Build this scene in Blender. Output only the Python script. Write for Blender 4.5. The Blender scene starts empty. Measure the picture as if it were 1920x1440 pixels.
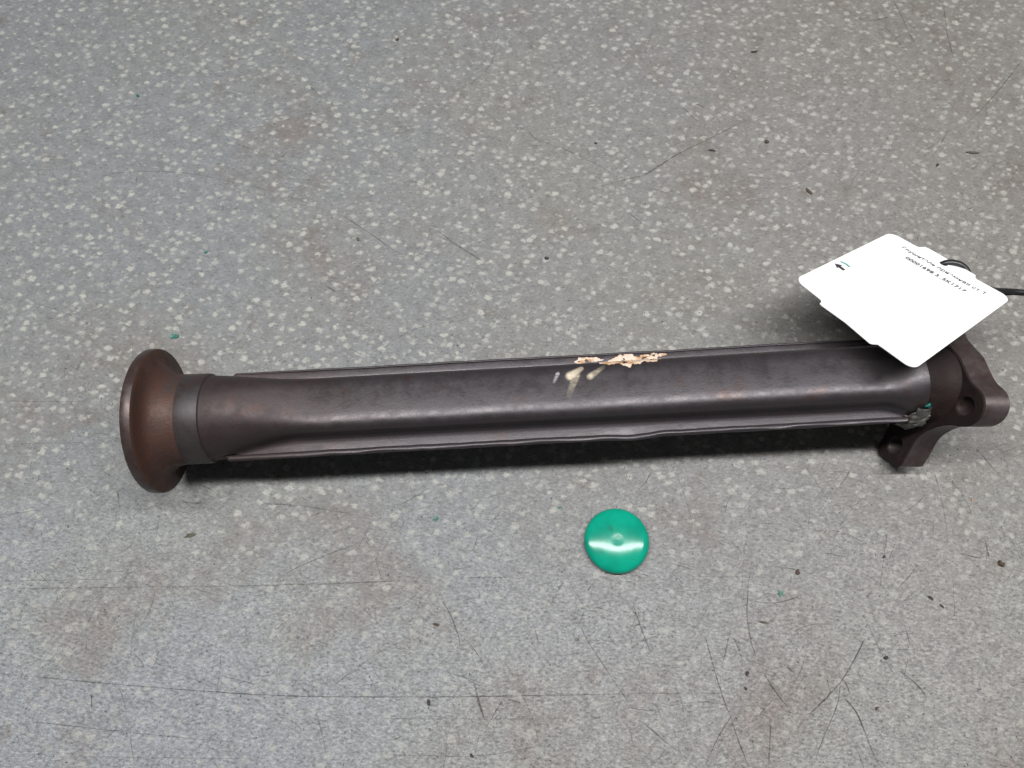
import bpy, bmesh, math, random
from mathutils import Vector, Matrix, noise

# ------------------------------------------------------------------ camera, light, exposure
scene = bpy.context.scene
COL = scene.collection
MM = 0.001
random.seed(7)

cam_data = bpy.data.cameras.new("camera")
cam_data.sensor_width = 36.0
cam_data.lens = 36.0 * 1420.0 / 1920.0
cam_data.clip_start = 0.01
cam_data.clip_end = 50.0
cam_data.dof.use_dof = True
cam_data.dof.focus_distance = 0.385
cam_data.dof.aperture_fstop = 20.0
cam = bpy.data.objects.new("camera", cam_data)
cam.location = (0, 0, 0.415)
cam.rotation_euler = (math.radians(20), 0, 0)
COL.objects.link(cam)
scene.camera = cam

world = bpy.data.worlds.new("World")
scene.world = world
world.use_nodes = True
bg = world.node_tree.nodes["Background"]
bg.inputs[0].default_value = (0.96, 0.98, 1.0, 1)
bg.inputs[1].default_value = 0.08


def area_light(name, loc, sx, sy, power, color):
    d = bpy.data.lights.new(name, 'AREA')
    d.shape = 'RECTANGLE'
    d.size, d.size_y = sx, sy
    d.energy = power
    d.color = color
    o = bpy.data.objects.new(name, d)
    o.location = loc
    COL.objects.link(o)
    return o


# ceiling fluorescent fitting over the bench, running left to right
area_light("tube_lamp", (0.04, 0.20, 1.25), 1.9, 0.10, 36.5, (1.0, 1.0, 0.985))

scene.view_settings.view_transform = 'Standard'
scene.view_settings.look = 'None'
scene.view_settings.exposure = 0.0
scene.view_settings.gamma = 1.0


# ------------------------------------------------------------------ helpers
def tag(o, label=None, cat=None, group=None, kind=None):
    if label: o["label"] = label
    if cat: o["category"] = cat
    if group: o["group"] = group
    if kind: o["kind"] = kind
    return o


def mesh_obj(name, verts, faces, mat, parent=None, smooth=True, attr=None, scale=MM):
    me = bpy.data.meshes.new(name)
    me.from_pydata([(x * scale, y * scale, z * scale) for x, y, z in verts], [], faces)
    if smooth:
        me.polygons.foreach_set("use_smooth", [True] * len(me.polygons))
    if attr is not None:
        a = me.attributes.new("mask", 'FLOAT', 'POINT')
        a.data.foreach_set("value", attr)
    me.materials.append(mat)
    me.update()
    o = bpy.data.objects.new(name, me)
    COL.objects.link(o)
    if parent: o.parent = parent
    return o


def empty(name, loc_mm, rz=0.0):
    o = bpy.data.objects.new(name, None)
    o.empty_display_size = 0.02
    o.location = [c * MM for c in loc_mm]
    o.rotation_euler = (0, 0, rz)
    COL.objects.link(o)
    return o


def nz(x, y, z=0.0):
    return noise.noise((x, y, z))


def sstep(a, b, x):
    t = max(0.0, min(1.0, (x - a) / (b - a)))
    return t * t * (3 - 2 * t)


def recalc(o, auto_sharp=None):
    bm = bmesh.new()
    bm.from_mesh(o.data)
    bmesh.ops.remove_doubles(bm, verts=bm.verts, dist=1e-6)
    bmesh.ops.recalc_face_normals(bm, faces=bm.faces)
    if auto_sharp:
        lim = math.radians(auto_sharp)
        for e in bm.edges:
            if len(e.link_faces) == 2 and e.calc_face_angle(0) > lim:
                e.smooth = False
    bm.to_mesh(o.data)
    bm.free()


# ------------------------------------------------------------------ materials
class NT:
    def __init__(self, name):
        self.m = bpy.data.materials.new(name)
        self.m.use_nodes = True
        self.t = self.m.node_tree
        self.b = self.t.nodes["Principled BSDF"]
        self.out = self.t.nodes["Material Output"]
        self.co = self.t.nodes.new("ShaderNodeTexCoord").outputs["Object"]

    def n(self, kind, **kw):
        nd = self.t.nodes.new("ShaderNode" + kind)
        for k, v in kw.items():
            if k.startswith("_"):
                setattr(nd, k[1:], v)
        return nd

    def link(self, a, b):
        self.t.links.new(a, b)

    def val(self, sock, v):
        if hasattr(v, "is_output"): self.link(v, sock)
        else: sock.default_value = v

    def scaled(self, sx, sy, sz, rot=0.0):
        m = self.n("Mapping")
        self.link(self.co, m.inputs["Vector"])
        m.inputs["Scale"].default_value = (sx, sy, sz)
        m.inputs["Rotation"].default_value = (0, 0, rot)
        return m.outputs[0]

    def noise(self, scale, detail=3, rough=0.55, vec=None, dist=0.0):
        nd = self.n("TexNoise")
        self.link(vec or self.co, nd.inputs["Vector"])
        nd.inputs["Scale"].default_value = scale
        nd.inputs["Detail"].default_value = detail
        nd.inputs["Roughness"].default_value = rough
        nd.inputs["Distortion"].default_value = dist
        return nd

    def math(self, op, a, b=0.0, c=0.0, clamp=False):
        nd = self.n("Math", _operation=op, _use_clamp=clamp)
        self.val(nd.inputs[0], a); self.val(nd.inputs[1], b); self.val(nd.inputs[2], c)
        return nd.outputs[0]

    def ramp(self, x, lo, hi, a=0.0, b=1.0):
        nd = self.n("MapRange", _interpolation_type='SMOOTHSTEP')
        self.val(nd.inputs["Value"], x)
        self.val(nd.inputs["From Min"], lo); self.val(nd.inputs["From Max"], hi)
        self.val(nd.inputs["To Min"], a); self.val(nd.inputs["To Max"], b)
        return nd.outputs[0]

    def mix(self, f, a, b, mode='MIX'):
        nd = self.n("Mix", _data_type='RGBA', _blend_type=mode)
        self.val(nd.inputs["Factor"], f)
        for s, v in ((nd.inputs[6], a), (nd.inputs[7], b)):
            if isinstance(v, tuple): v = (*v[:3], 1)
            self.val(s, v)
        return nd.outputs[2]

    def bump(self, h, strength, dist):
        nd = self.n("Bump")
        nd.inputs["Strength"].default_value = strength
        nd.inputs["Distance"].default_value = dist
        self.link(h, nd.inputs["Height"])
        return nd.outputs[0]

    def set(self, **kw):
        for k, v in kw.items():
            s = self.b.inputs[k.replace("_", " ")]
            if isinstance(v, tuple) and len(v) == 3: v = (*v, 1)
            self.val(s, v)
        return self.m


def mat_floor():
    m = NT("speckled_vinyl")
    # wobble so that chips are ragged, not round
    wob = m.noise(330, 3, 0.65)
    add = m.n("VectorMath", _operation='MULTIPLY_ADD')
    m.link(wob.outputs["Color"], add.inputs[0])
    add.inputs[1].default_value = (0.0046, 0.0046, 0)
    m.link(m.co, add.inputs[2])
    wv = add.outputs[0]

    def chips(cell_mm, active, r0, r1, soft, sx=1.0, sy=1.0, rot=0.0):
        mp = m.n("Mapping")
        m.link(wv, mp.inputs["Vector"])
        mp.inputs["Scale"].default_value = (1000.0 / cell_mm * sx, 1000.0 / cell_mm * sy, 1)
        mp.inputs["Rotation"].default_value = (0, 0, rot)
        v = m.n("TexVoronoi", _voronoi_dimensions='2D')
        m.link(mp.outputs[0], v.inputs["Vector"])
        v.inputs["Scale"].default_value = 1.0
        sep = m.n("SeparateColor")
        m.link(v.outputs["Color"], sep.inputs[0])
        on = m.math('LESS_THAN', sep.outputs[0], active)
        rad = m.math('MULTIPLY_ADD', sep.outputs[1], (r1 - r0) / cell_mm, r0 / cell_mm)
        d = m.math('SUBTRACT', v.outputs["Distance"], rad)
        s = soft / cell_mm
        return m.math('MULTIPLY', m.ramp(d, -s, s, 1.0, 0.0), on), sep.outputs[2]

    big, bigr = chips(5.9, 0.56, 0.6, 2.0, 0.85, 0.84, 1.18, 0.45)
    mid, midr = chips(3.9, 0.52, 0.4, 1.15, 0.50, 0.8, 1.25, -0.5)
    dark, _ = chips(3.0, 0.50, 0.25, 0.8, 0.45, 0.55, 1.5, 0.35)
    specks, _ = chips(2.1, 0.20, 0.10, 0.30, 0.12, 0.7, 1.3, 0.4)
    # large soft tone drift and grime over a painted cool-to-warm light tint
    t1 = m.noise(5.0, 3, 0.6).outputs[0]
    t2 = m.noise(11.0, 4, 0.65).outputs[0]
    sepx = m.n("SeparateXYZ")
    m.link(m.co, sepx.inputs[0])
    side = m.ramp(m.math('MULTIPLY_ADD', m.math('SUBTRACT', t1, 0.5), 0.5, sepx.outputs[0]), -0.25, 0.30)
    base = m.mix(side, (0.174, 0.179, 0.186), (0.186, 0.175, 0.165))  # bluish sheen at left, camera's pinkish cast at right, painted in
    base = m.mix(m.ramp(t1, 0.42, 0.66, 0.0, 0.6), base, (0.182, 0.182, 0.169))
    base = m.mix(m.ramp(t2, 0.50, 0.72, 0.0, 0.85), base, (0.156, 0.134, 0.124))
    base = m.mix(m.ramp(m.noise(34, 4, 0.7).outputs[0], 0.57, 0.74, 0.0, 0.6), base, (0.128, 0.106, 0.094))
    # walked and worked area nearest the bench edge: chips rubbed down, dust ground in, lamp sheen painted on
    front_y = m.math('MULTIPLY_ADD', t2, 0.16, sepx.outputs[1])
    wear = m.ramp(front_y, 0.04, 0.26, 1.0, 0.0)
    base = m.mix(wear, base, m.mix(1.0, base, (1.20, 1.22, 1.25), 'MULTIPLY'))  # base brightened to paint the lamp's sheen on the near floor
    fine = m.noise(900, 3, 0.7).outputs[0]
    grit = m.noise(560, 5, 0.85, vec=m.scaled(0.8, 1.35, 1, 0.45)).outputs[0]
    blot = m.noise(120, 4, 0.7).outputs[0]
    col = m.mix(m.ramp(fine, 0.3, 0.7, 0.0, 0.6), base, m.mix(1.0, base, (0.74, 0.74, 0.74), 'MULTIPLY'))
    col = m.mix(m.ramp(blot, 0.35, 0.68, 0.0, 1.0), m.mix(1.0, col, (0.90, 0.90, 0.90), 'MULTIPLY'), m.mix(1.0, col, (1.12, 1.12, 1.12), 'MULTIPLY'))
    gw = m.math('MULTIPLY', m.ramp(grit, 0.50, 0.61), m.ramp(wear, 0, 1, 0.35, 1.0))
    col = m.mix(gw, col, m.mix(1.0, col, (1.58, 1.58, 1.59), 'MULTIPLY'))
    gd = m.math('MULTIPLY', m.ramp(grit, 0.46, 0.37), m.ramp(wear, 0, 1, 0.40, 1.0))
    col = m.mix(gd, col, m.mix(1.0, col, (0.34, 0.34, 0.35), 'MULTIPLY'))
    col = m.mix(m.math('MULTIPLY', dark, m.ramp(wear, 0, 1, 0.50, 0.42)), col, (0.085, 0.085, 0.085))
    vis = m.ramp(wear, 0, 1, 0.88, 0.50)
    rag = m.ramp(grit, 0.34, 0.56, 0.45, 1.0)
    vis = m.math('MULTIPLY', vis, rag)
    col = m.mix(m.math('MULTIPLY', m.math('MULTIPLY', mid, m.ramp(midr, 0, 1, 0.2, 0.75)), vis), col, (0.315, 0.315, 0.29))
    col = m.mix(m.math('MULTIPLY', m.math('MULTIPLY', big, m.ramp(bigr, 0, 1, 0.5, 1.0)), vis), col, (0.365, 0.36, 0.33))
    col = m.mix(m.math('MULTIPLY', specks, 0.6), col, (0.040, 0.038, 0.036))
    bmp = m.noise(1400, 3, 0.7).outputs[0]
    rough = m.ramp(t2, 0.3, 0.7, 0.46, 0.60)
    return m.set(Base_Color=col, Roughness=rough, Specular_IOR_Level=0.30,
                 Normal=m.bump(m.math('ADD', bmp, m.math('MULTIPLY', grit, 0.8)), 0.75, 0.0005))


def mat_mask(name, color, rough, opacity, low=0.25):
    """soft-edged mark: the mesh carries a 'mask' that fades at its border"""
    m = NT(name)
    a = m.n("Attribute", _attribute_name="mask")
    tr = m.n("BsdfTransparent")
    mx = m.n("MixShader")
    nse = m.noise(700, 3, 0.7).outputs[0]
    f = m.math('MULTIPLY', a.outputs["Fac"], m.ramp(nse, 0.30, 0.62, low, 1.0), clamp=True)
    f = m.math('MULTIPLY', f, opacity, clamp=True)
    m.link(f, mx.inputs[0]); m.link(tr.outputs[0], mx.inputs[1]); m.link(m.b.outputs[0], mx.inputs[2])
    m.link(mx.outputs[0], m.out.inputs[0])
    return m.set(Base_Color=color, Roughness=rough)


def mat_steel(name, brown, grey, split=None, rough=(0.38, 0.54), metal=0.45, spec=0.5, bump=0.13):
    m = NT(name)
    n1 = m.noise(22, 4, 0.6).outputs[0]
    n2 = m.noise(120, 4, 0.7).outputs[0]
    if split:
        sep = m.n("SeparateXYZ")
        m.link(m.co, sep.inputs[0])
        x = m.math('MULTIPLY_ADD', n1, 0.08, sep.outputs[0])
        f = m.ramp(x, split[0], split[1])
        f = m.math('MULTIPLY_ADD', m.math('SUBTRACT', n2, 0.5), 0.7, f, clamp=True)
    else:
        f = m.math('MULTIPLY_ADD', m.math('SUBTRACT', n2, 0.5), 0.8, n1, clamp=True)
        f = m.ramp(f, 0.25, 0.75)
    col = m.mix(f, brown, grey)
    fine = m.noise(900, 4, 0.75).outputs[0]
    col = m.mix(m.ramp(fine, 0.35, 0.7, 0.0, 0.5), col, m.mix(1.0, col, (0.72, 0.68, 0.68), 'MULTIPLY'))
    rust = m.ramp(m.noise(48, 5, 0.75).outputs[0], 0.54, 0.70, 0.0, 0.6)
    col = m.mix(rust, col, (0.060, 0.030, 0.022))
    rg = m.ramp(n2, 0.3, 0.7, rough[0], rough[1])
    if split: rg = m.math('MULTIPLY_ADD', m.ramp(sep.outputs[0], 0.045, 0.10, 1.0, 0.0), 0.20, rg)     # heat-scaled dull end
    pit = m.noise(520, 4, 0.7, vec=m.scaled(0.6, 1, 1)).outputs[0]
    return m.set(Base_Color=col, Metallic=metal, Roughness=rg, Specular_IOR_Level=spec,
                 Normal=m.bump(m.math('ADD', pit, m.math('MULTIPLY', fine, 0.5)), bump, 0.0005))


def mat_simple(name, color, rough=0.5, var=0.0, scale=300, bump=0.0, metal=0.0, coat=0.0, spec=0.5):
    m = NT(name)
    n = m.noise(scale, 4, 0.65).outputs[0]
    col = m.mix(m.ramp(n, 0.3, 0.7), tuple(c * (1 - var) for c in color), tuple(min(1, c * (1 + var)) for c in color))
    kw = dict(Base_Color=col, Roughness=rough, Metallic=metal, Coat_Weight=coat, Specular_IOR_Level=spec)
    if bump: kw["Normal"] = m.bump(n, bump, 0.0004)
    return m.set(**kw)


M_FLOOR = mat_floor()
M_SCRATCH = mat_mask("scratch_grime", (0.048, 0.044, 0.041), 0.7, 1.0)
M_PALE = mat_mask("pale_scuffing", (0.34, 0.34, 0.34), 0.6, 0.9)
M_SHELL = mat_steel("scaled_steel_shell", (0.041, 0.027, 0.026), (0.047, 0.041, 0.046), (0.02, 0.20), (0.32, 0.47), 0.5)
M_RUST = mat_steel("rusty_cast_steel", (0.070, 0.030, 0.021), (0.036, 0.026, 0.025), None, (0.50, 0.72), 0.15, 0.35, 0.45)
M_PLATE = mat_steel("brown_cast_plate", (0.052, 0.034, 0.031), (0.074, 0.062, 0.063), None, (0.33, 0.50), 0.45)
M_SHADED = mat_steel("shaded_cast_steel", (0.016, 0.009, 0.008), (0.018, 0.014, 0.014), None, (0.55, 0.72), 0.1, 0.15, 0.4)  # cast steel darkened so neck and plate's inner face look shaded
M_COLLAR = mat_steel("blued_steel_collar", (0.044, 0.030, 0.028), (0.052, 0.047, 0.051), None, (0.44, 0.58), 0.45)
SCR=[(1.0,0.55,[(-262.1,-6.7),(-228.8,-9.5),(-195.6,-12.3),(-162.7,-14.6),(-129.9,-16.6),(-97.3,-17.6),(-43.3,-17.8),(0.0,-17.3),(59.6,-16.3)]),(0.8,0.4,[(-240.8,-29.2),(-194.5,-33.8),(-164.8,-36.5),(-140.6,-38.4)]),(0.7,0.4,[(-197.1,12.2),(-190.2,4.4),(-177.8,-4.4),(-166.4,-8.0),(-146.4,-14.6),(-132.9,-14.3)]),(1.0,0.5,[(-148.7,-7.7),(-130.5,-11.8)]),(0.8,0.25,[(-224.2,-44.9),(-174.0,-45.6),(-126.5,-45.9)]),(0.7,0.3,[(-240.8,-47.8),(-223.4,-35.8),(-204.1,-17.6)]),(0.8,0.5,[(-247.1,-19.1),(-240.7,-17.6)]),(0.7,0.3,[(-197.5,31.0),(-197.2,9.6),(-196.3,-3.4)]),(1.4,0.22,[(-271.8,35.3),(-201.2,36.2),(-136.1,37.0),(-62.5,39.2)]),(0.7,0.3,[(-272.7,39.2),(-216.1,40.3)]),(1.6,0.5,[(-213.4,-16.1),(-212.0,-23.1)]),(0.7,0.7,[(-125.9,39.7),(-117.1,45.3),(-103.3,51.5),(-82.4,59.7)]),(1.6,0.28,[(-141.2,80.9),(-117.5,79.8),(-99.7,77.1),(-84.9,74.8)]),(0.8,0.6,[(-109.7,74.2),(-104.3,76.2)]),(1.3,0.25,[(-104.9,37.3),(-62.5,39.5)]),(1.3,0.25,[(-28.4,40.9),(0.0,41.4)]),(0.8,0.4,[(-123.7,14.3),(-117.3,19.4),(-112.0,22.3)]),(0.9,0.35,[(-78.6,25.6),(-72.7,20.2),(-66.8,14.9)]),(1.1,0.5,[(-36.6,29.1),(-31.3,20.2),(-27.4,9.6),(-27.1,6.4)]),(2.0,0.7,[(-20.1,-9.8),(-18.4,-14.1),(-17.0,-19.8),(-13.9,-27.7)]),(1.1,0.55,[(-13.1,-32.1),(-9.1,-26.0),(-5.1,-19.6)]),(1.2,0.55,[(-2.7,-18.8),(4.0,-20.3)]),(0.9,0.5,[(19.1,24.7),(23.4,32.3),(27.9,39.7)]),(1.0,0.45,[(11.2,17.5),(13.8,8.3)]),(1.0,0.65,[(39.9,33.7),(45.0,41.1)]),(1.2,0.45,[(35.4,17.0),(40.6,7.0),(46.6,-2.1),(59.3,-21.1)]),(0.7,0.4,[(30.1,39.2),(39.3,24.2)]),(1.4,0.2,[(-69.7,-27.7),(-24.1,-28.0),(29.5,-27.7)]),(1.0,0.3,[(19.1,-5.9),(28.8,-0.3)]),(0.8,0.4,[(-60.7,-44.2),(-23.7,-45.1)]),(0.8,0.35,[(-23.7,-45.1),(-5.3,-43.5),(10.6,-40.6)]),(0.8,0.3,[(-18.2,20.7),(0.0,15.4)]),(1.1,0.55,[(63.6,28.3),(67.6,14.9),(71.6,3.1)]),(1.2,0.45,[(128.1,47.0),(125.0,33.7),(123.3,20.2),(124.3,7.0),(127.4,-2.6)]),(1.2,0.6,[(129.1,-7.0),(133.0,-13.6),(137.0,-20.3)]),(1.2,0.5,[(99.7,15.7),(101.6,5.7),(104.8,-9.8),(107.8,-21.1),(109.9,-27.2),(112.8,-38.2),(116.8,-50.1)]),(1.1,0.5,[(110.0,-26.8),(102.3,-37.0),(95.1,-48.9)]),(1.2,0.5,[(65.5,-29.5),(76.9,-38.7),(89.5,-47.8)]),(1.3,0.55,[(129.6,-30.4),(127.9,-40.6),(126.3,-50.1)]),(0.9,0.4,[(114.1,14.9),(110.9,5.7),(108.3,-2.1)]),(1.0,0.5,[(115.3,10.9),(118.8,-0.8)]),(0.9,0.25,[(88.3,42.0),(145.1,41.1)]),(1.3,0.22,[(59.6,-16.1),(108.3,-16.1)]),(1.8,0.6,[(140.6,-2.6),(144.7,-6.7)]),(1.2,0.4,[(123.3,-27.2),(132.4,-18.6)]),(1.3,0.5,[(149.8,-25.5),(156.4,-20.6),(162.6,-14.8)]),(1.0,0.45,[(204.0,64.6),(198.8,47.5),(194.7,34.5)]),(1.3,0.6,[(183.1,10.1),(175.6,-0.8),(167.3,-11.0),(158.0,-19.1),(149.2,-26.0)]),(1.2,0.5,[(167.3,-11.0),(164.4,-21.1),(155.6,-35.8),(150.3,-45.4)]),(1.3,0.55,[(169.6,-9.8),(171.9,-16.6)]),(1.5,0.5,[(167.7,-17.3),(173.3,-24.8),(176.0,-33.4),(179.3,-45.4),(182.5,-50.1)]),(1.3,0.6,[(198.7,-5.2),(206.5,-12.3),(209.6,-17.3)]),(1.0,0.5,[(203.9,0.5),(200.4,-8.0)]),(0.9,0.35,[(203.6,25.6),(205.0,17.5),(206.2,5.7)]),(1.3,0.5,[(130.5,-11.0),(135.2,-17.3),(139.4,-23.1)]),(1.3,0.6,[(256.5,63.1),(256.6,51.5)]),(1.1,0.45,[(269.6,64.6),(273.9,50.3)]),(0.9,0.35,[(184.7,21.5),(191.2,1.8),(196.3,-8.5)]),(1.0,0.5,[(144.4,46.7),(151.9,45.3)]),(1.0,0.4,[(241.6,53.7),(251.9,51.2)]),(0.9,0.3,[(179.4,5.4),(204.1,4.9),(220.4,3.8)]),(0.9,0.35,[(205.4,28.3),(215.1,35.1)]),(1.5,0.55,[(242.0,429.5),(245.9,425.6),(252.4,424.1),(259.4,425.1),(266.2,427.5)]),(1.3,0.45,[(272.5,442.3),(275.8,428.5),(277.9,414.9),(280.9,404.4)]),(1.1,0.35,[(308.2,443.3),(305.1,414.0),(305.1,395.0),(307.1,381.1)]),(1.3,0.4,[(354.1,391.3),(334.1,367.5),(315.3,347.4),(301.2,334.4)]),(1.1,0.45,[(159.4,340.0),(130.5,323.6),(108.4,311.0),(88.2,296.5),(68.9,290.4),(46.3,283.5)]),(1.8,0.35,[(108.4,311.0),(97.4,303.5),(86.5,295.7)]),(0.9,0.35,[(147.7,392.7),(155.6,380.2)]),(1.0,0.35,[(261.4,421.2),(273.8,396.0)]),(0.9,0.5,[(11.3,328.8),(15.9,323.2),(24.6,319.4)]),(0.9,0.45,[(5.3,316.4),(17.6,318.1),(29.8,317.3),(45.4,308.9),(59.0,300.6),(69.0,292.4)]),(0.9,0.4,[(84.2,286.3),(102.6,280.3)]),(1.1,0.45,[(74.5,266.4),(84.1,256.7)]),(0.9,0.4,[(114.8,348.7),(124.5,336.5)]),(0.8,0.6,[(-107.6,264.5),(-90.6,252.8),(-73.1,239.5),(-68.0,236.4)]),(1.0,0.65,[(-47.0,254.0),(-36.7,245.1),(-18.2,231.9)]),(1.4,0.6,[(-114.2,215.0),(-107.4,211.0)]),(0.8,0.35,[(-77.5,172.9),(-57.5,186.1),(-28.9,192.0)]),(1.5,0.2,[(0.0,206.3),(-9.6,192.0),(-19.1,178.1)]),(0.8,0.35,[(-266.2,295.3),(-242.4,297.7),(-211.1,296.5),(-175.5,288.4),(-147.1,280.3),(-108.3,264.5)]),(1.2,0.3,[(-283.2,386.6),(-273.0,381.1)]),(0.8,0.25,[(-296.1,140.5),(-234.3,139.9)]),(1.0,0.25,[(-284.2,115.0),(-242.0,115.6)]),(2.0,0.35,[(-218.9,88.1),(-215.3,77.7)]),(0.8,0.4,[(-191.5,83.0),(-182.5,81.8),(-170.5,80.6)]),(0.9,0.3,[(-262.3,97.1),(-245.1,100.8)]),(1.0,0.2,[(-193.4,76.2),(-193.0,56.0)]),(1.2,0.35,[(-305.4,325.8),(-308.9,317.3)]),(1.1,0.4,[(-138.0,367.5),(-127.9,355.8)]),(0.8,0.3,[(290.8,332.2),(276.1,311.0),(255.7,294.5)]),(0.9,0.3,[(162.1,106.3),(176.2,79.2),(182.8,64.6)]),(0.9,0.3,[(-301.6,206.3),(-267.0,195.6),(-235.0,178.1)]),(0.8,0.3,[(-92.3,-13.6),(-71.5,1.8),(-50.0,12.2)]),(0.9,0.3,[(84.7,115.6),(94.7,88.1),(98.9,67.5)]),(0.8,0.3,[(173.7,61.7),(188.0,79.2),(204.4,89.6)]),(1.0,0.3,[(262.5,112.5),(273.5,94.1)]),(0.9,0.3,[(236.0,100.2),(237.3,76.2),(235.7,58.8)]),(1.2,0.3,[(-29.1,367.5),(-14.7,385.7),(-9.4,414.0)]),(0.8,0.3,[(-190.4,323.6),(-153.4,306.8),(-124.0,290.4)]),(0.8,0.35,[(-195.0,50.3),(-214.9,33.7),(-222.6,14.9)])]
M_GREEN = mat_simple("green_glossy_plastic", (0.003, 0.225, 0.148), 0.15, 0.14, 60, 0.0, 0, 0.0, 0.26)
M_SCUFF = mat_mask("dark_green_scuff", (0.004, 0.085, 0.060), 0.6, 1.0, 0.5)
M_TAG = mat_simple("white_card", (0.80, 0.80, 0.80), 0.6, 0.02, 60)
M_INK = mat_simple("faded_ink", (0.07, 0.07, 0.08), 0.7)
M_BLACKINK = mat_simple("black_ink", (0.03, 0.03, 0.035), 0.7)
M_TEALINK = mat_simple("teal_ink", (0.10, 0.33, 0.33), 0.7)
M_CORD = mat_simple("black_rubber_cord", (0.010, 0.010, 0.012), 0.38, 0.2, 500)
M_FLAKE = mat_simple("green_paint_flake", (0.010, 0.105, 0.078), 0.45, 0.4, 400, 0.3)
M_CRUMB = mat_simple("dark_grit", (0.034, 0.031, 0.030), 0.8, 0.4, 500, 0.4)
M_RUSTCRUMB = mat_simple("brown_rust_grit", (0.062, 0.040, 0.028), 0.85, 0.4, 500, 0.4)
M_OLIVE = mat_simple("olive_dirt", (0.085, 0.077, 0.055), 0.85, 0.4, 500, 0.4)
M_ORANGE = mat_simple("orange_grit", (0.55, 0.20, 0.06), 0.7, 0.3, 400)
M_WELDSHEEN = mat_simple("grey_weld_sheen", (0.125, 0.122, 0.110), 0.5, 0.45, 260, 0.5, 0.45)
M_BARE = mat_simple("bright_bare_metal", (0.30, 0.22, 0.19), 0.35, 0.4, 500, 0.3, 0.7)
M_SMEAR = mat_mask("cream_smear", (0.56, 0.48, 0.37), 0.6, 1.0, 0.75)
M_WSMEAR = mat_mask("pale_scuff", (0.42, 0.42, 0.45), 0.5, 0.85, 0.7)


def mat_residue():
    m = NT("cream_orange_residue")
    a = m.noise(160, 4, 0.7, vec=m.scaled(0.6, 1.2, 1)).outputs[0]
    b = m.noise(420, 4, 0.7, vec=m.scaled(0.5, 1.5, 1)).outputs[0]
    col = m.mix(m.ramp(a, 0.50, 0.60), (0.52, 0.41, 0.33), (0.36, 0.20, 0.09))
    col = m.mix(m.ramp(b, 0.56, 0.68, 0, 0.85), col, (0.66, 0.60, 0.51))
    col = m.mix(m.ramp(b, 0.38, 0.30, 0, 0.8), col, (0.16, 0.11, 0.07))
    return m.set(Base_Color=col, Roughness=0.6, Normal=m.bump(b, 0.5, 0.0006))


M_RESIDUE = mat_residue()

# ------------------------------------------------------------------ floor
fl = mesh_obj("floor", [(-1600, -1300, 0), (1600, -1300, 0), (1600, 1700, 0), (-1600, 1700, 0)], [(0, 1, 2, 3)], M_FLOOR, smooth=False)
tag(fl, "grey speckled scratched vinyl sheet that everything lies on", "floor", kind="structure")


def catmull(pts, step):
    out = []
    n = len(pts)
    for i in range(n - 1):
        p0, p1, p2, p3 = pts[max(i - 1, 0)], pts[i], pts[i + 1], pts[min(i + 2, n - 1)]
        seg = math.dist(p1, p2)
        k = max(1, int(seg / step))
        for j in range(k):
            t = j / k
            out.append(tuple(0.5 * (2 * b + (c - a) * t + (2 * a - 5 * b + 4 * c - d) * t * t + (3 * b - a - 3 * c + d) * t ** 3)
                             for a, b, c, d in zip(p0, p1, p2, p3)))
    out.append(tuple(pts[-1]))
    return out


def strip(pts, width, op, z, seed, verts, faces, attr):
    """one scratch as a soft-edged ribbon lying on the floor"""
    b0 = len(verts)
    n = len(pts)
    for i, (x, y) in enumerate(pts):
        xa, ya = pts[max(i - 1, 0)]
        xb, yb = pts[min(i + 1, n - 1)]
        dx, dy = xb - xa, yb - ya
        L = math.hypot(dx, dy) or 1
        nx, ny = -dy / L, dx / L
        t = i / max(1, n - 1)
        env = min(1, t * 7 + 0.15, (1 - t) * 7 + 0.15)
        k = 0.75 + 0.5 * nz(x * 0.12 + seed * 3.1, y * 0.12)
        j = 0.22 * nz(x * 0.3, y * 0.3, seed)
        w = 0.5 * width * k
        o = op * env * (0.8 + 0.7 * nz(x * 0.09 + seed, y * 0.09 + 5))
        for s, mk in ((-1, 0), (-.35, 1), (.35, 1), (1, 0)):
            verts.append((x + nx * (s * w + j), y + ny * (s * w + j), z))
            attr.append(max(0.0, mk * o))
        if i:
            q = b0 + i * 4
            for c in range(3):
                faces.append((q - 4 + c, q - 3 + c, q + 1 + c, q + c))


for i, (wd, op, pts) in enumerate(SCR):
    v, f, a = [], [], []
    strip(catmull(pts, 1.6), wd * 0.78, min(1.0, op * 1.6), 0.05 + 0.004 * i, i, v, f, a)
    mesh_obj("scratch", v, f, M_SCRATCH, fl, attr=a)

# hairline scuffs too fine to pick apart
v, f, a = [], [], []
rs = random.Random(11)
for i in range(2600):
    y = rs.uniform(-60, 460)
    x = rs.uniform(-1, 1) * (260 + max(0, y) * 0.28)
    if rs.random() < sstep(40, 190, y) * (0.80 - 0.25 * sstep(60, 250, x)): continue
    L = rs.choice((2, 3, 4, 6, 9, 14, 24)) * rs.uniform(0.6, 1.4)
    th = rs.choice((rs.gauss(0.55, 0.35), rs.gauss(-0.1, 0.25), rs.gauss(1.3, 0.5), rs.uniform(0, 3.14)))
    cv = rs.gauss(0, 0.25)
    pts = []
    for k in range(7):
        s = k / 6
        pts.append((x + L * s * math.cos(th + cv * s), y + L * s * math.sin(th + cv * s)))
    strip(pts, rs.uniform(0.25, 0.6), rs.uniform(0.25, 0.85), 0.02 + 0.00018 * i, i, v, f, a)
o = mesh_obj("fine_scratches", v, f, M_SCRATCH, fl, attr=a)
o["kind"] = "stuff"
v, f, a = [], [], []
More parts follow.
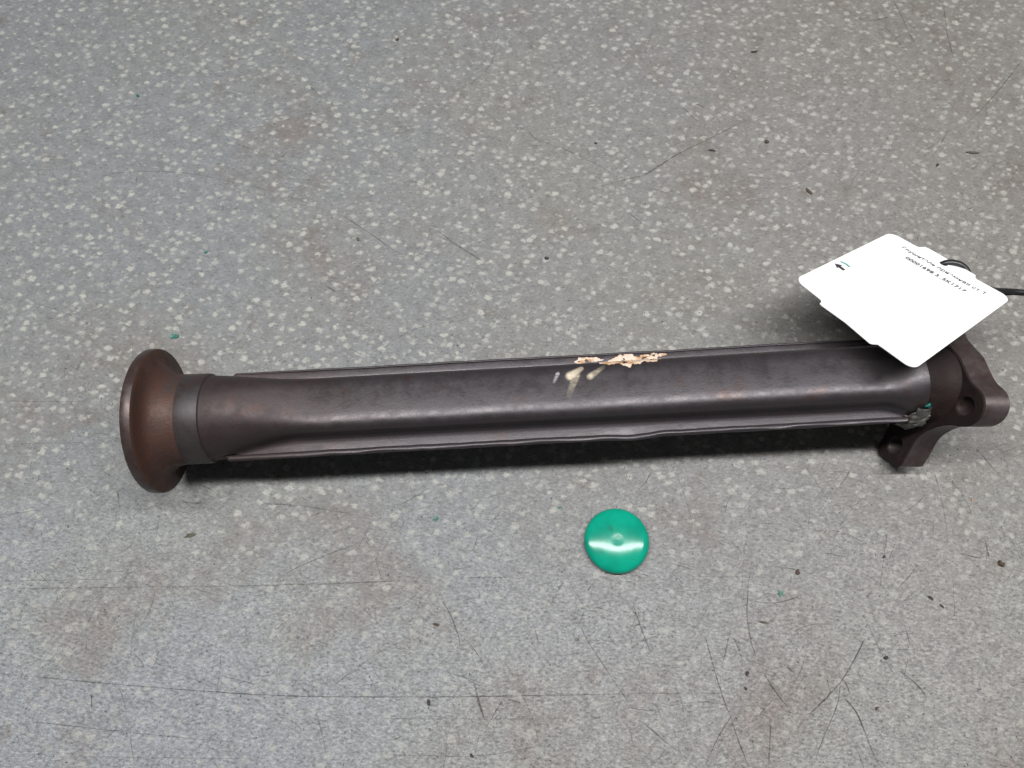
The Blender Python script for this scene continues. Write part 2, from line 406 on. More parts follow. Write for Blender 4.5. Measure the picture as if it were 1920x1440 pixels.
for i in range(260):
    y = rs.uniform(-60, 200)
    x = rs.uniform(-1, 1) * (260 + max(0, y) * 0.28)
    L, th, cv = rs.uniform(3, 16), rs.choice((rs.gauss(0.7, 0.4), rs.uniform(0, 3.14))), rs.gauss(0, 0.3)
    strip([(x + L * k / 6 * math.cos(th + cv * k / 6), y + L * k / 6 * math.sin(th + cv * k / 6)) for k in range(7)],
          rs.uniform(0.25, 0.55), rs.uniform(0.2, 0.7), 0.53 + 0.0005 * i, i, v, f, a)
o = mesh_obj("pale_scuffs", v, f, M_PALE, fl, attr=a)
o["kind"] = "stuff"

# ------------------------------------------------------------------ exhaust pipe
ROOT = Vector((-184.0, 117.0, 0.0))
RZ = math.atan2(21, 399)
pipe = empty("exhaust_pipe", ROOT, RZ)
tag(pipe, "dark brown steel exhaust pipe with round end flange and three-lobed bolt plate", "exhaust pipe")


def to_local(p):
    d = Vector(p) - ROOT
    c, s = math.cos(-RZ), math.sin(-RZ)
    return (d.x * c - d.y * s, d.x * s + d.y * c, d.z)


def zc(u): return 37.0 + u * 6.0 / 399.0


NB = 28


def gauss(x, c, w): return math.exp(-((x - c) / w) ** 2)


def section(u, sign):
    """one half shell at station u: far lip, domed body, near lip as (e, h); sign +1 upper, -1 lower"""
    end = 1 - 0.6 * sstep(372, 392, u)
    we, wh = sstep(22, 76, u) * end, sstep(34, 90, u) * end
    wl = sstep(36.0, 38.5, u) * (1 - sstep(386, 390, u))
    rc = 22.4
    grow = sstep(180, 370, u)
    a = 15.5 + 0.5 * grow
    hb = (13.2 + 2.6 * grow) if sign > 0 else 16.0
    body = []
    for i in range(NB + 1):
        t = i / NB
        c, s = math.cos(math.pi * t), math.sin(math.pi * t)
        n = 2 / 4.8
        es = math.copysign(abs(c) ** n, c) * a + 1.3
        hs = (max(s, 0) ** n) * hb
        if sign > 0:
            hs += (-0.055 * es - 0.0022 * es * es) * sstep(0, 6, hs)          # near shoulder stands a little higher
        e = rc * c * (1 - we) + es * we
        h = rc * max(s, 0) * (1 - wh) + hs * wh
        k = 1 + 0.07 * wl * math.exp(-h / 1.4)          # pressed-in root radius at the seam
        body.append((e * k, h))
    wav = 0.35 * nz(u * 0.045, 3.3) + 0.2 * nz(u * 0.15, 8.1)
    dent = 0.55 * gauss(u, 243, 11)
    far_o = 23.5 + 0.3 * nz(u * 0.05, 1.7)
    if sign > 0:
        near_o = -(20.7 + 0.6 * gauss(u, 36, 30) + wav - 1.2 * sstep(246, 262, u) + 0.8 * dent)
    else:
        near_o = -(23.0 + 0.4 * gauss(u, 36, 30) + wav + 1.3 * dent - 0.7 * sstep(252, 262, u))
        far_o += 0.5
    b0, b1 = body[0][0], body[-1][0]
    lift = 0.3 * sign
    pts = []
    fo = b0 + (far_o - b0) * wl
    no = b1 + (near_o - b1) * wl
    hz = -0.9 * dent
    if sign < 0:
        # outer hem folded up over the edge of the upper half
        fold = wl
        pts += [(fo - 0.9 * fold, 1.0 * fold), (fo - 0.1 * fold, 0.95 * fold), (fo + 0.3 * fold, 0.4 * fold)]
    for k in range(4):
        pts.append((fo + (b0 - fo) * k / 4, lift * (-1 if False else 1)))
    mid = []
    for e, h in body:
        mid.append((e, sign * max(h, 0.3)))
    pts += mid
    for k in range(1, 5):
        pts.append((b1 + (no - b1) * k / 4, lift + hz * k / 4))
    if sign < 0:
        hm = 1.0 + 0.5 * nz(u * 0.06, 5.5)
        pts += [(no - 0.7 * wl, 0.3 * wl + hz), (no - 0.75 * wl, 1.1 * wl + hz), (no - 0.1 * wl, (1.75 * hm) * wl + hz),
                (no + 1.0 * wl, (1.9 * hm) * wl + hz), (no + 2.0 * wl, (1.35 * hm) * wl + hz), (no + 2.5 * wl, 0.5 * wl + hz)]
    return pts


US = []
u = 26.0
while u < 392.0:
    US.append(u)
    u += 0.8 if (32 < u < 42 or 382 < u < 392) else 2.5
US.append(392.0)


def loft(name, sign, mat):
    verts, faces = [], []
    rows = [section(u, sign) for u in US]
    n = len(rows[0])
    for u, r in zip(US, rows):
        for e, h in r:
            verts.append((u, e, zc(u) + h + 0.12 * nz(u * 0.03, e * 0.08, sign)))
    for i in range(len(US) - 1):
        for j in range(n - 1):
            a = i * n + j
            q = (a, a + 1, a + n + 1, a + n)
            faces.append(q if sign > 0 else q[::-1])
    o = mesh_obj(name, verts, faces, mat, pipe)
    md = o.modifiers.new("thickness", 'SOLIDIFY')
    md.thickness = 0.0009
    md.offset = -1 if sign > 0 else -1
    return o


up = loft("upper_shell", 1, M_SHELL)
up["label"] = "purple-brown upper half shell with a flattened crown"
lo = loft("lower_shell", -1, M_SHELL)


def lathe(name, prof, mat, parent, seg=96, z0=None, axis='u', wob=0.0, sharp=40):
    """prof: (u, r) pairs turned about the pipe's axis"""
    verts, faces = [], []
    n = len(prof)
    for i in range(seg):
        a = 2 * math.pi * i / seg
        for u, r in prof:
            rr = r + wob * nz(math.cos(a) * 2 + u * .1, math.sin(a) * 2, r * .2)
            verts.append((u, rr * math.cos(a), (zc(u) if z0 is None else z0) + rr * math.sin(a)))
    for i in range(seg):
        for j in range(n - 1):
            a = i * n + j
            b = ((i + 1) % seg) * n + j
            faces.append((a, a + 1, b + 1, b))
    o = mesh_obj(name, verts, faces, mat, parent)
    recalc(o, sharp)
    return o


fz = 37.5
fp = [(-2.6, 19.0), (-2.6, 35.6), (-2.2, 36.9), (-1.4, 37.4), (1.6, 37.5), (2.6, 37.2), (3.0, 36.4), (3.2, 34.6), (3.5, 32.0), (4.0, 29.4), (5.0, 27.4),
      (6.8, 25.6), (9.2, 24.4), (12.5, 23.7), (17.0, 23.5), (17.0, 19.0), (-2.6, 19.0)]
fo = lathe("end_flange", fp, M_RUST, pipe, z0=fz, wob=0.12)
fo.data.materials.append(M_PLATE)
for pg in fo.data.polygons:
    c = pg.center
    if math.hypot(c.y, c.z - fz * MM) > 36.9 * MM: pg.material_index = 1      # rim rubbed bare
fo["label"] = "rusty round end flange flaring to the rim"
lathe("collar", [(16.2, 20.5), (16.2, 23.2), (16.8, 23.55), (27.4, 23.4), (28.3, 23.2), (28.8, 22.5), (28.8, 20.5), (16.2, 20.5)], M_COLLAR, pipe, z0=fz - 0.1, wob=0.1)


# --- bolt plate at the right end: lobed outline in the (y, z) plane of the photograph's place
PC = (136.0, 38.0)
LOBES = {"A": (118.5, 57.0, 10.3), "B": (110.5, 13.2, 10.0), "C": (169.0, 43.0, 10.8)}


def smin(a, b, k):
    h = max(k - abs(a - b), 0) / k
    return min(a, b) - h * h * k * 0.25


def psdf(y, z):
    d = math.hypot(y - PC[0], z - PC[1]) - 22.8
    for ly, lz, r in LOBES.values():
        vx, vy = ly - PC[0], lz - PC[1]
        t = max(0, min(1, ((y - PC[0]) * vx + (z - PC[1]) * vy) / (vx * vx + vy * vy)))
        if lz < 20:
            # the foot is a square-ended lug
            L = math.hypot(vx, vy)
            a_, b_ = ((y - PC[0]) * vx + (z - PC[1]) * vy) / L, ((y - PC[0]) * vy - (z - PC[1]) * vx) / L
            qa, qb = abs(a_ - (L + r) / 2) - (L + r) / 2 + 4, abs(b_) - r + 0.4 + 4
            dl = math.hypot(max(qa, 0), max(qb, 0)) + min(max(qa, qb), 0) - 4
        else:
            dl = math.hypot(y - PC[0] - vx * t, z - PC[1] - vy * t) - r
        d = smin(d, dl, 9)
    return d


outline = []
for i in range(144):
    a = 2 * math.pi * i / 144
    r = 70.0
    while psdf(PC[0] + r * math.cos(a), PC[1] + r * math.sin(a)) > 0: r -= 0.1
    outline.append((PC[0] + r * math.cos(a), PC[1] + r * math.sin(a)))


def flat_mesh(loops, ext, bevel, res=2):
    """outline with holes, given thickness and a rounded edge, as a mesh in the XY plane"""
    cu = bpy.data.curves.new("outline", 'CURVE')
    cu.dimensions = '2D'
    cu.fill_mode = 'BOTH'
    cu.extrude = ext - bevel
    cu.bevel_depth = bevel
    cu.bevel_resolution = res
    cu.offset = -bevel
    for lp in loops:
        sp = cu.splines.new('POLY')
        sp.points.add(len(lp) - 1)
        for p, (x, y) in zip(sp.points, lp): p.co = (x, y, 0, 1)
        sp.use_cyclic_u = True
    o = bpy.data.objects.new("outline", cu)
    COL.objects.link(o)
    me = bpy.data.meshes.new_from_object(o.evaluated_get(bpy.context.evaluated_depsgraph_get()))
    bpy.data.objects.remove(o)
    bpy.data.curves.remove(cu)
    return me


def circle(cx, cy, r, n=28):
    return [(cx + r * math.cos(2 * math.pi * i / n), cy + r * math.sin(2 * math.pi * i / n)) for i in range(n)]


PT = 6.4          # half thickness of the plate
me = flat_mesh([outline] + [circle(y, z, 4.6) for y, z, r in LOBES.values()] + [circle(PC[0], PC[1], 17.0, 48)], PT, 0.55, 0)
me.materials.append(M_PLATE)
me.materials.append(M_SHADED)
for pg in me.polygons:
    pg.material_index = 1 if pg.normal.z < -0.7 else 0      # inner face painted as in shade, edge as lit
for vt in me.vertices:
    y, z, d = vt.co
    x = 218 - PT + 0.355 * z + d
    p = to_local((x + 0.15 * nz(y * .2, z * .2), y, z))
    vt.co = [c * MM for c in p]
me.polygons.foreach_set("use_smooth", [True] * len(me.polygons))
plate = bpy.data.objects.new("bolt_plate", me)
COL.objects.link(plate)
plate.parent = pipe
plate["label"] = "thick brown bolt plate with three rounded lobes"
recalc(plate, 25)
# --- neck between the shells and the plate
verts, faces = [], []
SEG, ST = 64, 14
c0 = Vector((378.0, 0.5, zc(378)))
c1 = Vector(to_local((218 - 2 * PT + 0.355 * PC[1] + 1.0, PC[0], PC[1])))
for s in range(ST + 1):
    t = s / ST
    c = c0.lerp(c1, t)
    r = 14.0 + 4.2 * sstep(0, .5, t) + 3.6 * max(0, (t - .7) / .3) ** 2.2
    tilt = 0.355 * sstep(0.1, 0.9, t)
    for i in range(SEG):
        a = 2 * math.pi * i / SEG
        e, h = r * math.cos(a), r * math.sin(a)
        bump = 0.35 * nz(e * .12 + 4, h * .12, t * 3)
        verts.append((c.x + tilt * h, c.y + e * (1 + bump / r), c.z + h * (1 + bump / r)))
for s in range(ST):
    for i in range(SEG):
        a, b = s * SEG + i, s * SEG + (i + 1) % SEG
        faces.append((a, b, b + SEG, a + SEG))
neck = mesh_obj("neck", verts, faces, M_SHADED, pipe)
recalc(neck)


def blob(name, c, size, mat, parent, seed, amp=0.3, rot=0.0, sub=3, freq=1.6):
    bm = bmesh.new()
    bmesh.ops.create_icosphere(bm, subdivisions=sub, radius=1.0)
    R = Matrix.Rotation(rot, 3, 'Z')
    for vt in bm.verts:
        p = vt.co.copy()
        k = 1 + amp * noise.noise(p * freq + Vector((seed * 3.7, seed * 1.3, 0))) + amp * .5 * noise.noise(p * freq * 2.7 + Vector((seed, 9, 4)))
        q = R @ Vector((p.x * k * size[0], p.y * k * size[1], p.z * k * size[2]))
        vt.co = Vector([(a + b) * MM for a, b in zip(q, c)])
    me = bpy.data.meshes.new(name)
    bm.to_mesh(me)
    bm.free()
    me.polygons.foreach_set("use_smooth", [sub > 1] * len(me.polygons))
    me.materials.append(mat)
    o = bpy.data.objects.new(name, me)
    COL.objects.link(o)
    if parent: o.parent = parent
    return o


# weld run along the seam at the neck, its grey painting reflected floor light
verts, faces = [], []
NU, NV = 60, 8
for i in range(NU + 1):
    a = math.radians(150 + 130 * i / NU)
    c = Vector((391.5 + 1.8 * nz(i * .23, 2), 21.2 * math.cos(a), zc(391) + 20.6 * math.sin(a)))
    w = 2.6 + 1.5 * nz(i * .3, 7) + 1.6 * gauss(i, 24, 9)
    for j in range(NV):
        b = 2 * math.pi * j / NV
        verts.append((c.x + w * math.cos(b) * 1.4, c.y * (1 + w * math.sin(b) * .55 / 21), c.z + (c.z - zc(391)) * w * math.sin(b) * .55 / 21))
for i in range(NU):
    for j in range(NV):
        a, b = i * NV + j, i * NV + (j + 1) % NV
        faces.append((a, b, b + NV, a + NV))
wb_ = mesh_obj("weld_sheen", verts, faces, M_WELDSHEEN, pipe)
wb_["label"] = "lumpy weld bead with painted grey reflection beside the bolt plate"
recalc(wb_)
blob("weld_sheen", (392.0, -20.2, zc(391) - 5.5), (6.6, 3.4, 8.5), M_WELDSHEEN, pipe, 3, 0.5, 0.0, 4, 2.2)  # pale lump added to paint light reflected off the plate's near edge
blob("ground_spot", (385.5, -18.0, zc(386) + 0.4), (3.2, 1.3, 0.8), M_BARE, pipe, 5, 0.35, -0.9)

sp = blob("paint_speck", (393.0, -17.6, zc(393) + 9.5), (1.6, 1.0, 2.2), mat_simple("teal_paint", (0.004, 0.10, 0.085), 0.5, 0.3), pipe, 8, 0.5, 0.3)
sp["label"] = "teal paint speck beside the weld bead"


# --- dried residue and smears on the upper shell
def top_h(u, e):
    pts = section(u, 1)
    for (e0, h0), (e1, h1) in zip(pts, pts[1:]):
        if e1 <= e <= e0 and e0 - e1 > 1e-6:
            t = (e0 - e) / (e0 - e1)
            return h0 + (h1 - h0) * t
    return 0.3


def patch(name, u0, u1, e0, e1, step, fn, thick, mat, lbl=None):
    """thin deposit that follows the shell; fn(u, e) > 0 inside"""
    nu, ne = int((u1 - u0) / step), int(abs(e1 - e0) / step)
    verts, faces, attr = [], [], []
    for i in range(nu + 1):
        u = u0 + (u1 - u0) * i / nu
        for j in range(ne + 1):
            e = e0 + (e1 - e0) * j / ne
            m = fn(u, e)
            hh = top_h(u, e)
            verts.append((u, e, zc(u) + hh + 0.16 + max(0, min(1, m * 3)) * thick * (1 + 1.2 * nz(u * .5, e * .9, 6)) + (0 if m > 0 else -0.45 * (thick > .1))))
            attr.append(max(0.0, min(1.0, m)))
    for i in range(nu):
        for j in range(ne):
            q = [i * (ne + 1) + j, i * (ne + 1) + j + 1, (i + 1) * (ne + 1) + j + 1, (i + 1) * (ne + 1) + j]
            if max(attr[k] for k in q) > 0: faces.append(tuple(q[::-1]))
    o = mesh_obj(name, verts, faces, mat, pipe, attr=attr)
    if lbl: o["label"] = lbl
    return o


def f_res(u, e):
    n = 0.9 * nz(u * .16, e * .30, 2) + 0.4 * nz(u * .5, e * .8, 4)
    big = 1 - ((u - 247) / 15.5) ** 2 - ((e - 17.6) / 6.3) ** 2
    tail = 1 - ((u - 226) / 14) ** 2 - ((e - 20.8) / 2.2) ** 2
    tip = 1 - ((u - 262) / 7) ** 2 - ((e - 20.5 - (u - 258) * .12) / 2.0) ** 2
    return max(big, tail * .85, tip) + n * 1.0 - 0.26


patch("dried_residue", 210, 271, 23.0, 10.5, 0.45, f_res, 0.22, M_RESIDUE, "flaking cream and orange residue on the far seam")


def cap(u, e, a, b, r0, r1):
    vx, vy = b[0] - a[0], b[1] - a[1]
    t = max(0, min(1, ((u - a[0]) * vx + (e - a[1]) * vy) / (vx * vx + vy * vy)))
    return (1 - math.hypot(u - a[0] - vx * t, e - a[1] - vy * t) / (r0 + (r1 - r0) * t)), t


def f_s1(u, e):
    d1, t1 = cap(u, e, (214.5, 7.8), (220.5, 11.8), 2.9, 1.5)
    d2, t2 = cap(u, e, (217.5, 8.2), (212.0, -5.0), 2.3, 1.6)
    return max(min(1, d1 * 1.9) * (0.92 - .45 * t1), min(1, d2 * 2.2) * (0.62 - .60 * t2) * (0.70 + .9 * nz(u * .4, e * 2.0)))


def f_s2(u, e):
    d1, t1 = cap(u, e, (224.5, 6.8), (232.0, 12.0), 2.1, 1.2)
    return min(1, d1 * 1.8) * (0.75 - .65 * t1) * (0.85 + .5 * nz(u * .5, e * .9))


def f_s3(u, e):
    d1, t1 = cap(u, e, (208.2, 9.5), (206.0, 5.0), 1.2, 0.9)
    return min(1, d1 * 2) * (0.9 - .5 * t1) * (0.8 + .9 * nz(u * .6, e * 1.7))


patch("paint_smear", 207, 226, 14, -8, 0.4, f_s1, 0.0, M_SMEAR)
patch("paint_smear", 220, 236, 14, 3, 0.4, f_s2, 0.0, M_SMEAR)
patch("paint_smear", 203, 211, 12, 3, 0.4, f_s3, 0.0, M_WSMEAR)

# ------------------------------------------------------------------ green button
prof = [(0, 6.06), (2, 6.09), (4, 6.11), (7, 5.98), (10, 5.7), (13, 5.2), (15, 4.7), (16.3, 4.1), (17.1, 3.2), (17.5, 2.2), (17.4, 1.0), (17.0, 0.25), (16.4, 0.0), (0, 0.0)]
prof2 = catmull(prof[:-2], 0.5) + prof[-2:]
verts, faces = [], []
SEG = 96
n = len(prof2)
for i in range(SEG):
    a = 2 * math.pi * i / SEG
    for r, z in prof2: verts.append((r * math.cos(a), r * math.sin(a), max(0, z)))
for i in range(SEG):
    for j in range(n - 1):
        a, b = i * n + j, ((i + 1) % SEG) * n + j
        faces.append((a, b, b + 1, a + 1))
btn = mesh_obj("round_cap", verts, faces, M_GREEN)
recalc(btn, 60)
btn.location = (0.0564, 0.0602, 0.0005)
btn.rotation_euler = (math.radians(-1.4), math.radians(0.4), 0)
v, f, a = [], [], []
for k, (x0, y0, x1, y1, w, op) in enumerate(((-0.9, 0.3, 0.6, 2.4, 0.5, .8), (0.2, 0.6, 1.1, 1.9, 0.4, .7), (-1.6, 2.6, 0.4, 2.9, 0.5, .5), (-2.2, -0.9, -1.4, -0.3, 0.4, .7),
                                             (-5.4, 6.6, -1.8, 5.0, 3.6, .22), (-3.6, 8.2, -3.0, 3.8, 2.6, .2), (6.2, -9.5, 9.8, -11.0, 0.35, .6), (-9, -6, -7.5, -8.8, 0.3, .5))):
    pts = [(x0 + (x1 - x0) * i / 8, y0 + (y1 - y0) * i / 8) for i in range(9)]
    b0 = len(v)
    strip(pts, w, op, 0, k, v, f, a)
    for i in range(b0, len(v)):
        x, y, _ = v[i]
        r = math.hypot(x, y)
        for (r0, z0), (r1, z1) in zip(prof2, prof2[1:]):
            if r0 <= r <= r1 and r1 > r0:
                v[i] = (x, y, z0 + (z1 - z0) * (r - r0) / (r1 - r0) + 0.05 + 0.004 * k)
                break
mesh_obj("scuff_mark", v, f, M_SCUFF, btn, attr=a)
tag(btn, "glossy green domed plastic disc lying in front of the pipe", "plastic cap")

# ------------------------------------------------------------------ white tag with cord
CT, CR, CB, CL = Vector((229.06, 242.8, 15.8)), Vector((267.26, 181.6, 49.62)), Vector((187.99, 127.52, 83.65)), Vector((151.4, 191.3, 53.0))
TN = ((CL - CT).cross(CR - CT)).normalized()
TW, TH = 74.0, 104.0


def on_tag(x, y, d=0.0):
    """x along the short side, y down the long side, mm; d above the card"""
    a, b = x / TW, y / TH
    return CT * ((1 - a) * (1 - b)) + CR * (a * (1 - b)) + CB * (a * b) + CL * ((1 - a) * b) + TN * d


def corner(cx, cy, r, a0, n=7):
    return [(cx + r * math.cos(math.radians(a0 + 90 * i / n)), cy + r * math.sin(math.radians(a0 + 90 * i / n))) for i in range(n + 1)]


r = 5.5
lp = corner(r, r, r, 180)                                           # T
lp += [(17.5, 0), (18.6, -0.6), (19.4, -2.0), (20.6, -4.6), (23, -5.0), (36, -4.4), (50, -3.8), (52.4, -3.4), (53.0, -1.4), (54.5, 0)]
lp += corner(TW - r, r, r, 270)                                     # R
lp += corner(TW - r, TH - r, r, 0)                                  # B
lp += [(57, TH + .6), (54.5, TH + .8), (53, TH + 3.2), (51.8, TH + 4.2), (36, TH + 3.0), (21.5, TH + 4.0), (20.0, TH + 3.8), (19.6, TH + 1.6), (18.4, TH + .5), (16.5, TH + .2)]
lp += corner(r, TH - r, r, 90)                                      # L
tagroot = empty("hang_tag", (CT + CB) * 0.5)
tag(tagroot, "white hang tag with rounded corners and tiny print above the pipe's right end", "tag")
inv_root = (CT + CB) * 0.5


def tag_mesh(name, me, mat, d0, parent, fx=lambda x, y: (x, y)):
    for vt in me.vertices:
        x, y = fx(vt.co.x, vt.co.y)
        vt.co = (on_tag(x, y, d0 + vt.co.z) - inv_root) * MM
    me.materials.clear()
    me.materials.append(mat)
    o = bpy.data.objects.new(name, me)
    COL.objects.link(o)
    o.parent = parent
    return o


me = flat_mesh([lp, circle(36.0, 2.6, 2.3, 20)], 0.28, 0.06, 1)
card = tag_mesh("card", me, M_TAG, 0, tagroot)


def text_mesh(body, size):
    cu = bpy.data.curves.new("lettering", 'FONT')
    cu.body = body
    cu.size = size
    cu.offset = 0.012
    o = bpy.data.objects.new("lettering", cu)
    COL.objects.link(o)
    me = bpy.data.meshes.new_from_object(o.evaluated_get(bpy.context.evaluated_depsgraph_get()))
    bpy.data.objects.remove(o)
    return me


def letter(body, x0, x1, y, name, mat):
    me = text_mesh(body, 1.0)
    xs = [vt.co.x for vt in me.vertices]
    w = max(xs) - min(xs)
    k = (x1 - x0) / w
    return tag_mesh(name, me, mat, 0.42, card, lambda x, yy: (x0 + (x - min(xs)) * k, y - yy * 4.2))


letter("Глушитель приемная ст Т", 13.5, 64.5, 11.2, "lettering", M_INK)
letter("00001698 3_SK1717", 20.5, 57.0, 19.6, "lettering", M_INK)
am = bpy.data.meshes.new("printed_arrow")
am.from_pydata([(2.4, 67.4, 0), (5.8, 64.4, 0), (5.8, 70.2, 0), (5.6, 66.2, 0), (9.2, 66.6, 0), (9.0, 68.6, 0), (5.6, 68.6, 0)], [], [(0, 1, 3), (0, 3, 6), (0, 6, 2), (3, 4, 5, 6)])
tag_mesh("printed_arrow", am, M_BLACKINK, 0.42, card)
am = bpy.data.meshes.new("printed_mark")
am.from_pydata([(2.8, 61.6, 0), (6.2, 60.2, 0), (9.0, 61.0, 0), (8.9, 62.2, 0), (6.0, 61.7, 0), (2.9, 62.9, 0)], [], [(0, 1, 4, 5), (1, 2, 3, 4)])
tag_mesh("printed_mark", am, M_TEALINK, 0.42, card)


def tube(name, pts, rad, mat, flat=1.0):
    pts = [Vector(p) for p in catmull([tuple(p) for p in pts], 1.5)]
    verts, faces = [], []
    NS = 12
    up0 = Vector((0, 0, 1))
    for i, p in enumerate(pts):
        d = (pts[min(i + 1, len(pts) - 1)] - pts[max(i - 1, 0)]).normalized()
        sx = d.cross(up0).normalized()
        sy = sx.cross(d)
        for j in range(NS):
            a = 2 * math.pi * j / NS
            verts.append(p + sx * rad * math.cos(a) + sy * rad * flat * math.sin(a))
    for i in range(len(pts) - 1):
        for j in range(NS):
            a, b = i * NS + j, i * NS + (j + 1) % NS
            faces.append((a, b, b + NS, a + NS))
    faces.append(tuple(range(NS))[::-1])
    faces.append(tuple(range(len(verts) - NS, len(verts))))
    return mesh_obj(name, verts, faces, mat)


cd = tube("tag_cord", [on_tag(30, 6, -5), on_tag(34.0, 3.4, -2.2), on_tag(36.2, 2.0, 0.6), on_tag(39.0, -0.6, 1.9), on_tag(42.5, -3.4, 1.7),
                       on_tag(46.0, -5.6, -0.2), on_tag(49.5, -5.2, -3.6), on_tag(53.0, -2.0, -9.0), (268, 203, 24), (280.4, 206.3, 14), (291.5, 209.0, 6), (302.2, 210.2, 2.4), (311.0, 209.9, 1.5), (333.1, 207.2, 1.4), (380, 200, 1.4)], 1.7, M_CORD, 0.72)
tag(cd, "black cord threaded through the white tag and running off right", "cord")


# ------------------------------------------------------------------ flakes and crumbs on the floor
def flake(name, x, y, sx, sy, rot, mat, seed, lbl, cat, group=None, thick=0.25):
    r = random.Random(seed)
    n = 8
    top, bot = [], []
    for i in range(n):
        a = 2 * math.pi * i / n + r.uniform(-.25, .25)
        k = r.uniform(0.62, 1.1)
        px, py = sx * k * math.cos(a), sy * k * math.sin(a)
        cx, cy = px * math.cos(rot) - py * math.sin(rot), px * math.sin(rot) + py * math.cos(rot)
        lift = r.uniform(0, 0.55) * max(sx, sy) * 0.4
        top.append((cx, cy, lift + thick))
        bot.append((cx, cy, lift))
    verts = [(0, 0, thick + 0.1)] + top + bot + [(0, 0, 0.02)]
    faces = [(0, 1 + i, 1 + (i + 1) % n) for i in range(n)]
    faces += [(1 + i, 1 + n + i, 1 + n + (i + 1) % n, 1 + (i + 1) % n) for i in range(n)]
    faces += [(2 * n + 1, 1 + n + (i + 1) % n, 1 + n + i) for i in range(n)]
    o = mesh_obj(name, verts, faces, mat, smooth=False)
    o.location = (x * MM, y * MM, 0.0002)
    return tag(o, lbl, cat, group)


GF = "green paint flakes on the floor"
for k, (x, y, sx, sy, rot, lbl) in enumerate((
        (-201.8, 181.2, 3.3, 1.9, 0.1, "largest green paint flake, just above the round end flange"),
        (-190.6, 238.3, 1.7, 1.2, 0.6, "small bright green paint flake far above the round end flange"),
        (-253.0, 358.5, 1.5, 1.1, -0.4, "green paint flake near the far left corner of the floor"),
        (-41.8, 72.4, 1.9, 1.5, 0.9, "green paint flake in front of the middle of the pipe"),
        (26.4, 78.6, 1.1, 0.9, 0.3, "tiny green paint flake between the green disc and the pipe"),
        (142.1, 32.9, 1.3, 1.9, 0.5, "green paint flake on the scratched floor right of the green disc"))):
    flake("paint_flake", x, y, sx, sy, rot, M_FLAKE, 20 + k, lbl, "paint flake", GF)

SL = "dark slivers on the floor"
for k, (x, y, sx, sy, rot, mat, lbl) in enumerate((
        (-174.8, 63.4, 3.6, 1.1, 0.35, M_OLIVE, "olive brown sliver in front of the round end flange"),
        (301.6, 312.2, 5.2, 0.9, -0.1, M_OLIVE, "long dark sliver on the floor far behind the white tag"),
        (190.8, 282.3, 3.4, 1.2, -0.9, M_RUSTCRUMB, "brown curled sliver behind the left corner of the white tag"),
        (168.3, 396.0, 3.0, 0.7, 0.2, M_CRUMB, "dark sliver near the far right edge above the white tag"),
        (131.3, 313.9, 2.6, 0.6, -0.1, M_CRUMB, "thin dark sliver far behind the cream residue on the pipe"),
        (-39.6, 17.2, 2.2, 0.8, -0.3, M_RUSTCRUMB, "brown pointed sliver on the floor left of the green disc"),
        (221.1, 30.7, 2.2, 0.7, -0.8, M_CRUMB, "dark sliver in front of the bolt plate, larger of a pair"),
        (226.2, 26.6, 1.7, 0.5, -0.9, M_CRUMB, "dark sliver in front of the bolt plate, smaller of a pair"),
        (131.7, 18.3, 2.8, 0.6, -0.15, M_OLIVE, "olive straw-like bit below the green flake right of the disc"))):
    flake("metal_sliver", x, y, sx, sy, rot, mat, 60 + k, lbl, "sliver", SL, 0.35)

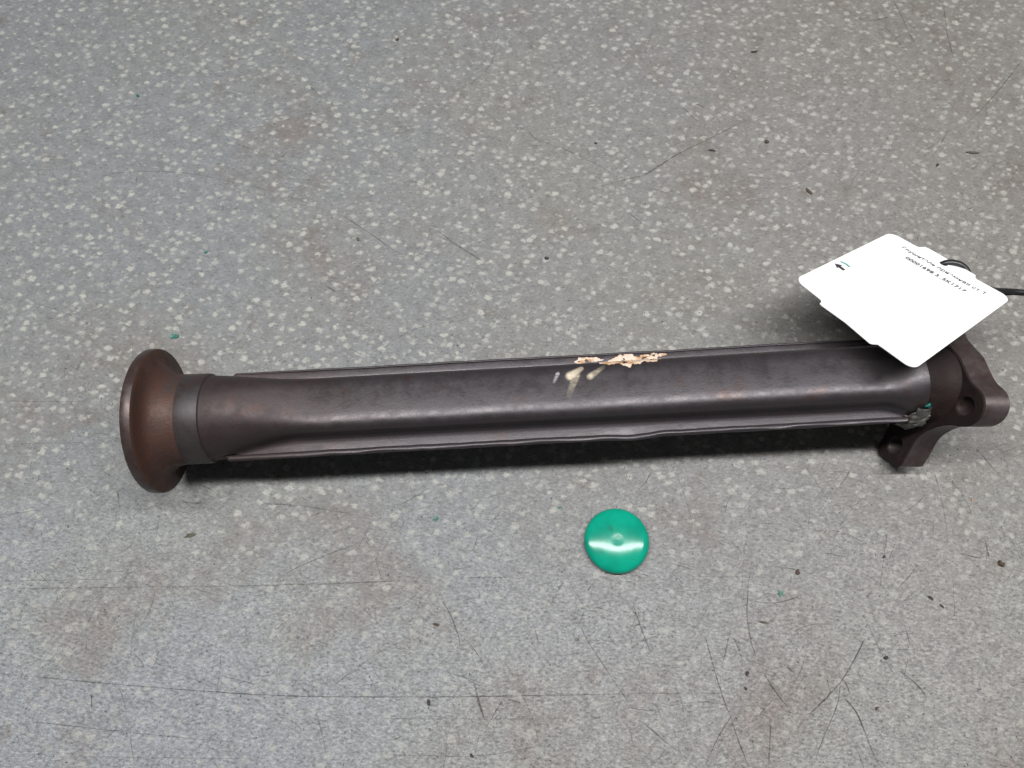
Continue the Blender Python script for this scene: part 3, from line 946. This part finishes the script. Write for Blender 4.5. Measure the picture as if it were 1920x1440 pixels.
CRG = "grit crumbs on the floor"
for k, (x, y, s, mat, lbl) in enumerate((
        (167.8, 320.7, 2.0, M_RUSTCRUMB, "brown crumb far behind the white tag's left corner"),
        (277.0, 302.7, 1.4, M_CRUMB, "dark crumb left of the long sliver behind the white tag"),
        (-96.6, 247.4, 1.5, M_OLIVE, "olive crumb beside a hair scratch far behind the pipe"),
        (21.5, 233.8, 1.8, M_CRUMB, "dark crumb behind the middle of the pipe"),
        (120.1, -6.7, 1.5, M_CRUMB, "black oval crumb, larger of a close pair lower right of the green disc"),
        (118.8, -13.8, 1.1, M_CRUMB, "smaller black crumb of a close pair lower right of the green disc"),
        (192.4, 1.0, 1.6, M_CRUMB, "black angular crumb in front of the bolt plate"),
        (152.6, 43.9, 1.8, M_RUSTCRUMB, "brown crumb at the end of a scratch right of the green disc"),
        (262.2, 48.4, 2.2, M_RUSTCRUMB, "brown ragged crumb near the right edge in front of the plate"),
        (200.2, 52.0, 1.1, M_CRUMB, "small black crumb straight in front of the bolt plate"),
        (-42.1, -20.3, 1.5, M_CRUMB, "black crumb on the long scratch near the front edge"),
        (-19.8, -44.7, 1.3, M_CRUMB, "dark crumb at the very front edge of the floor"),
        (183.8, -23.1, 1.2, M_RUSTCRUMB, "rust crumb near the front right corner"),
        (253.9, 82.7, 0.9, M_ORANGE, "tiny orange crumb right of the bolt plate's lower lobe"),
        (55.2, 319.8, 1.2, M_CRUMB, "grey crumb beside a curved scratch far behind the pipe"),
        (-80.1, 406.8, 1.5, M_RUSTCRUMB, "brown crumb near the far edge of the floor"))):
    o = blob("grit_crumb", (0, 0, 0), (s * 0.80, s * 0.52, s * 0.3), mat, None, 40 + k, 0.8, k * 1.1, 2, 2.3)
    o.location = (x * MM, y * MM, s * 0.4 * MM)
    tag(o, lbl, "crumb", CRG)

# dust-size grit nobody could count
verts, faces = [], []
rs = random.Random(5)
for i in range(1500):
    y = rs.uniform(-60, 440)
    x = rs.uniform(-1, 1) * (260 + max(0, y) * 0.28)
    if rs.random() < sstep(90, 260, y) * 0.6: continue
    s = rs.uniform(0.12, 0.38)
    b = len(verts)
    rt = rs.uniform(0, 6.28)
    L = rs.uniform(1, 2.4)
    for k in range(4):
        a = rt + k * math.pi / 2
        q = s * (L if k % 2 else 1)
        verts.append((x + q * math.cos(a), y + q * math.sin(a), 0.06))
    verts.append((x, y, 0.06 + s * 0.7))
    faces += [(b + k, b + (k + 1) % 4, b + 4) for k in range(4)]
o = mesh_obj("floor_grit", verts, faces, M_CRUMB, smooth=False)
tag(o, "scattered dust and specks of dark grit on the floor", "grit", kind="stuff")
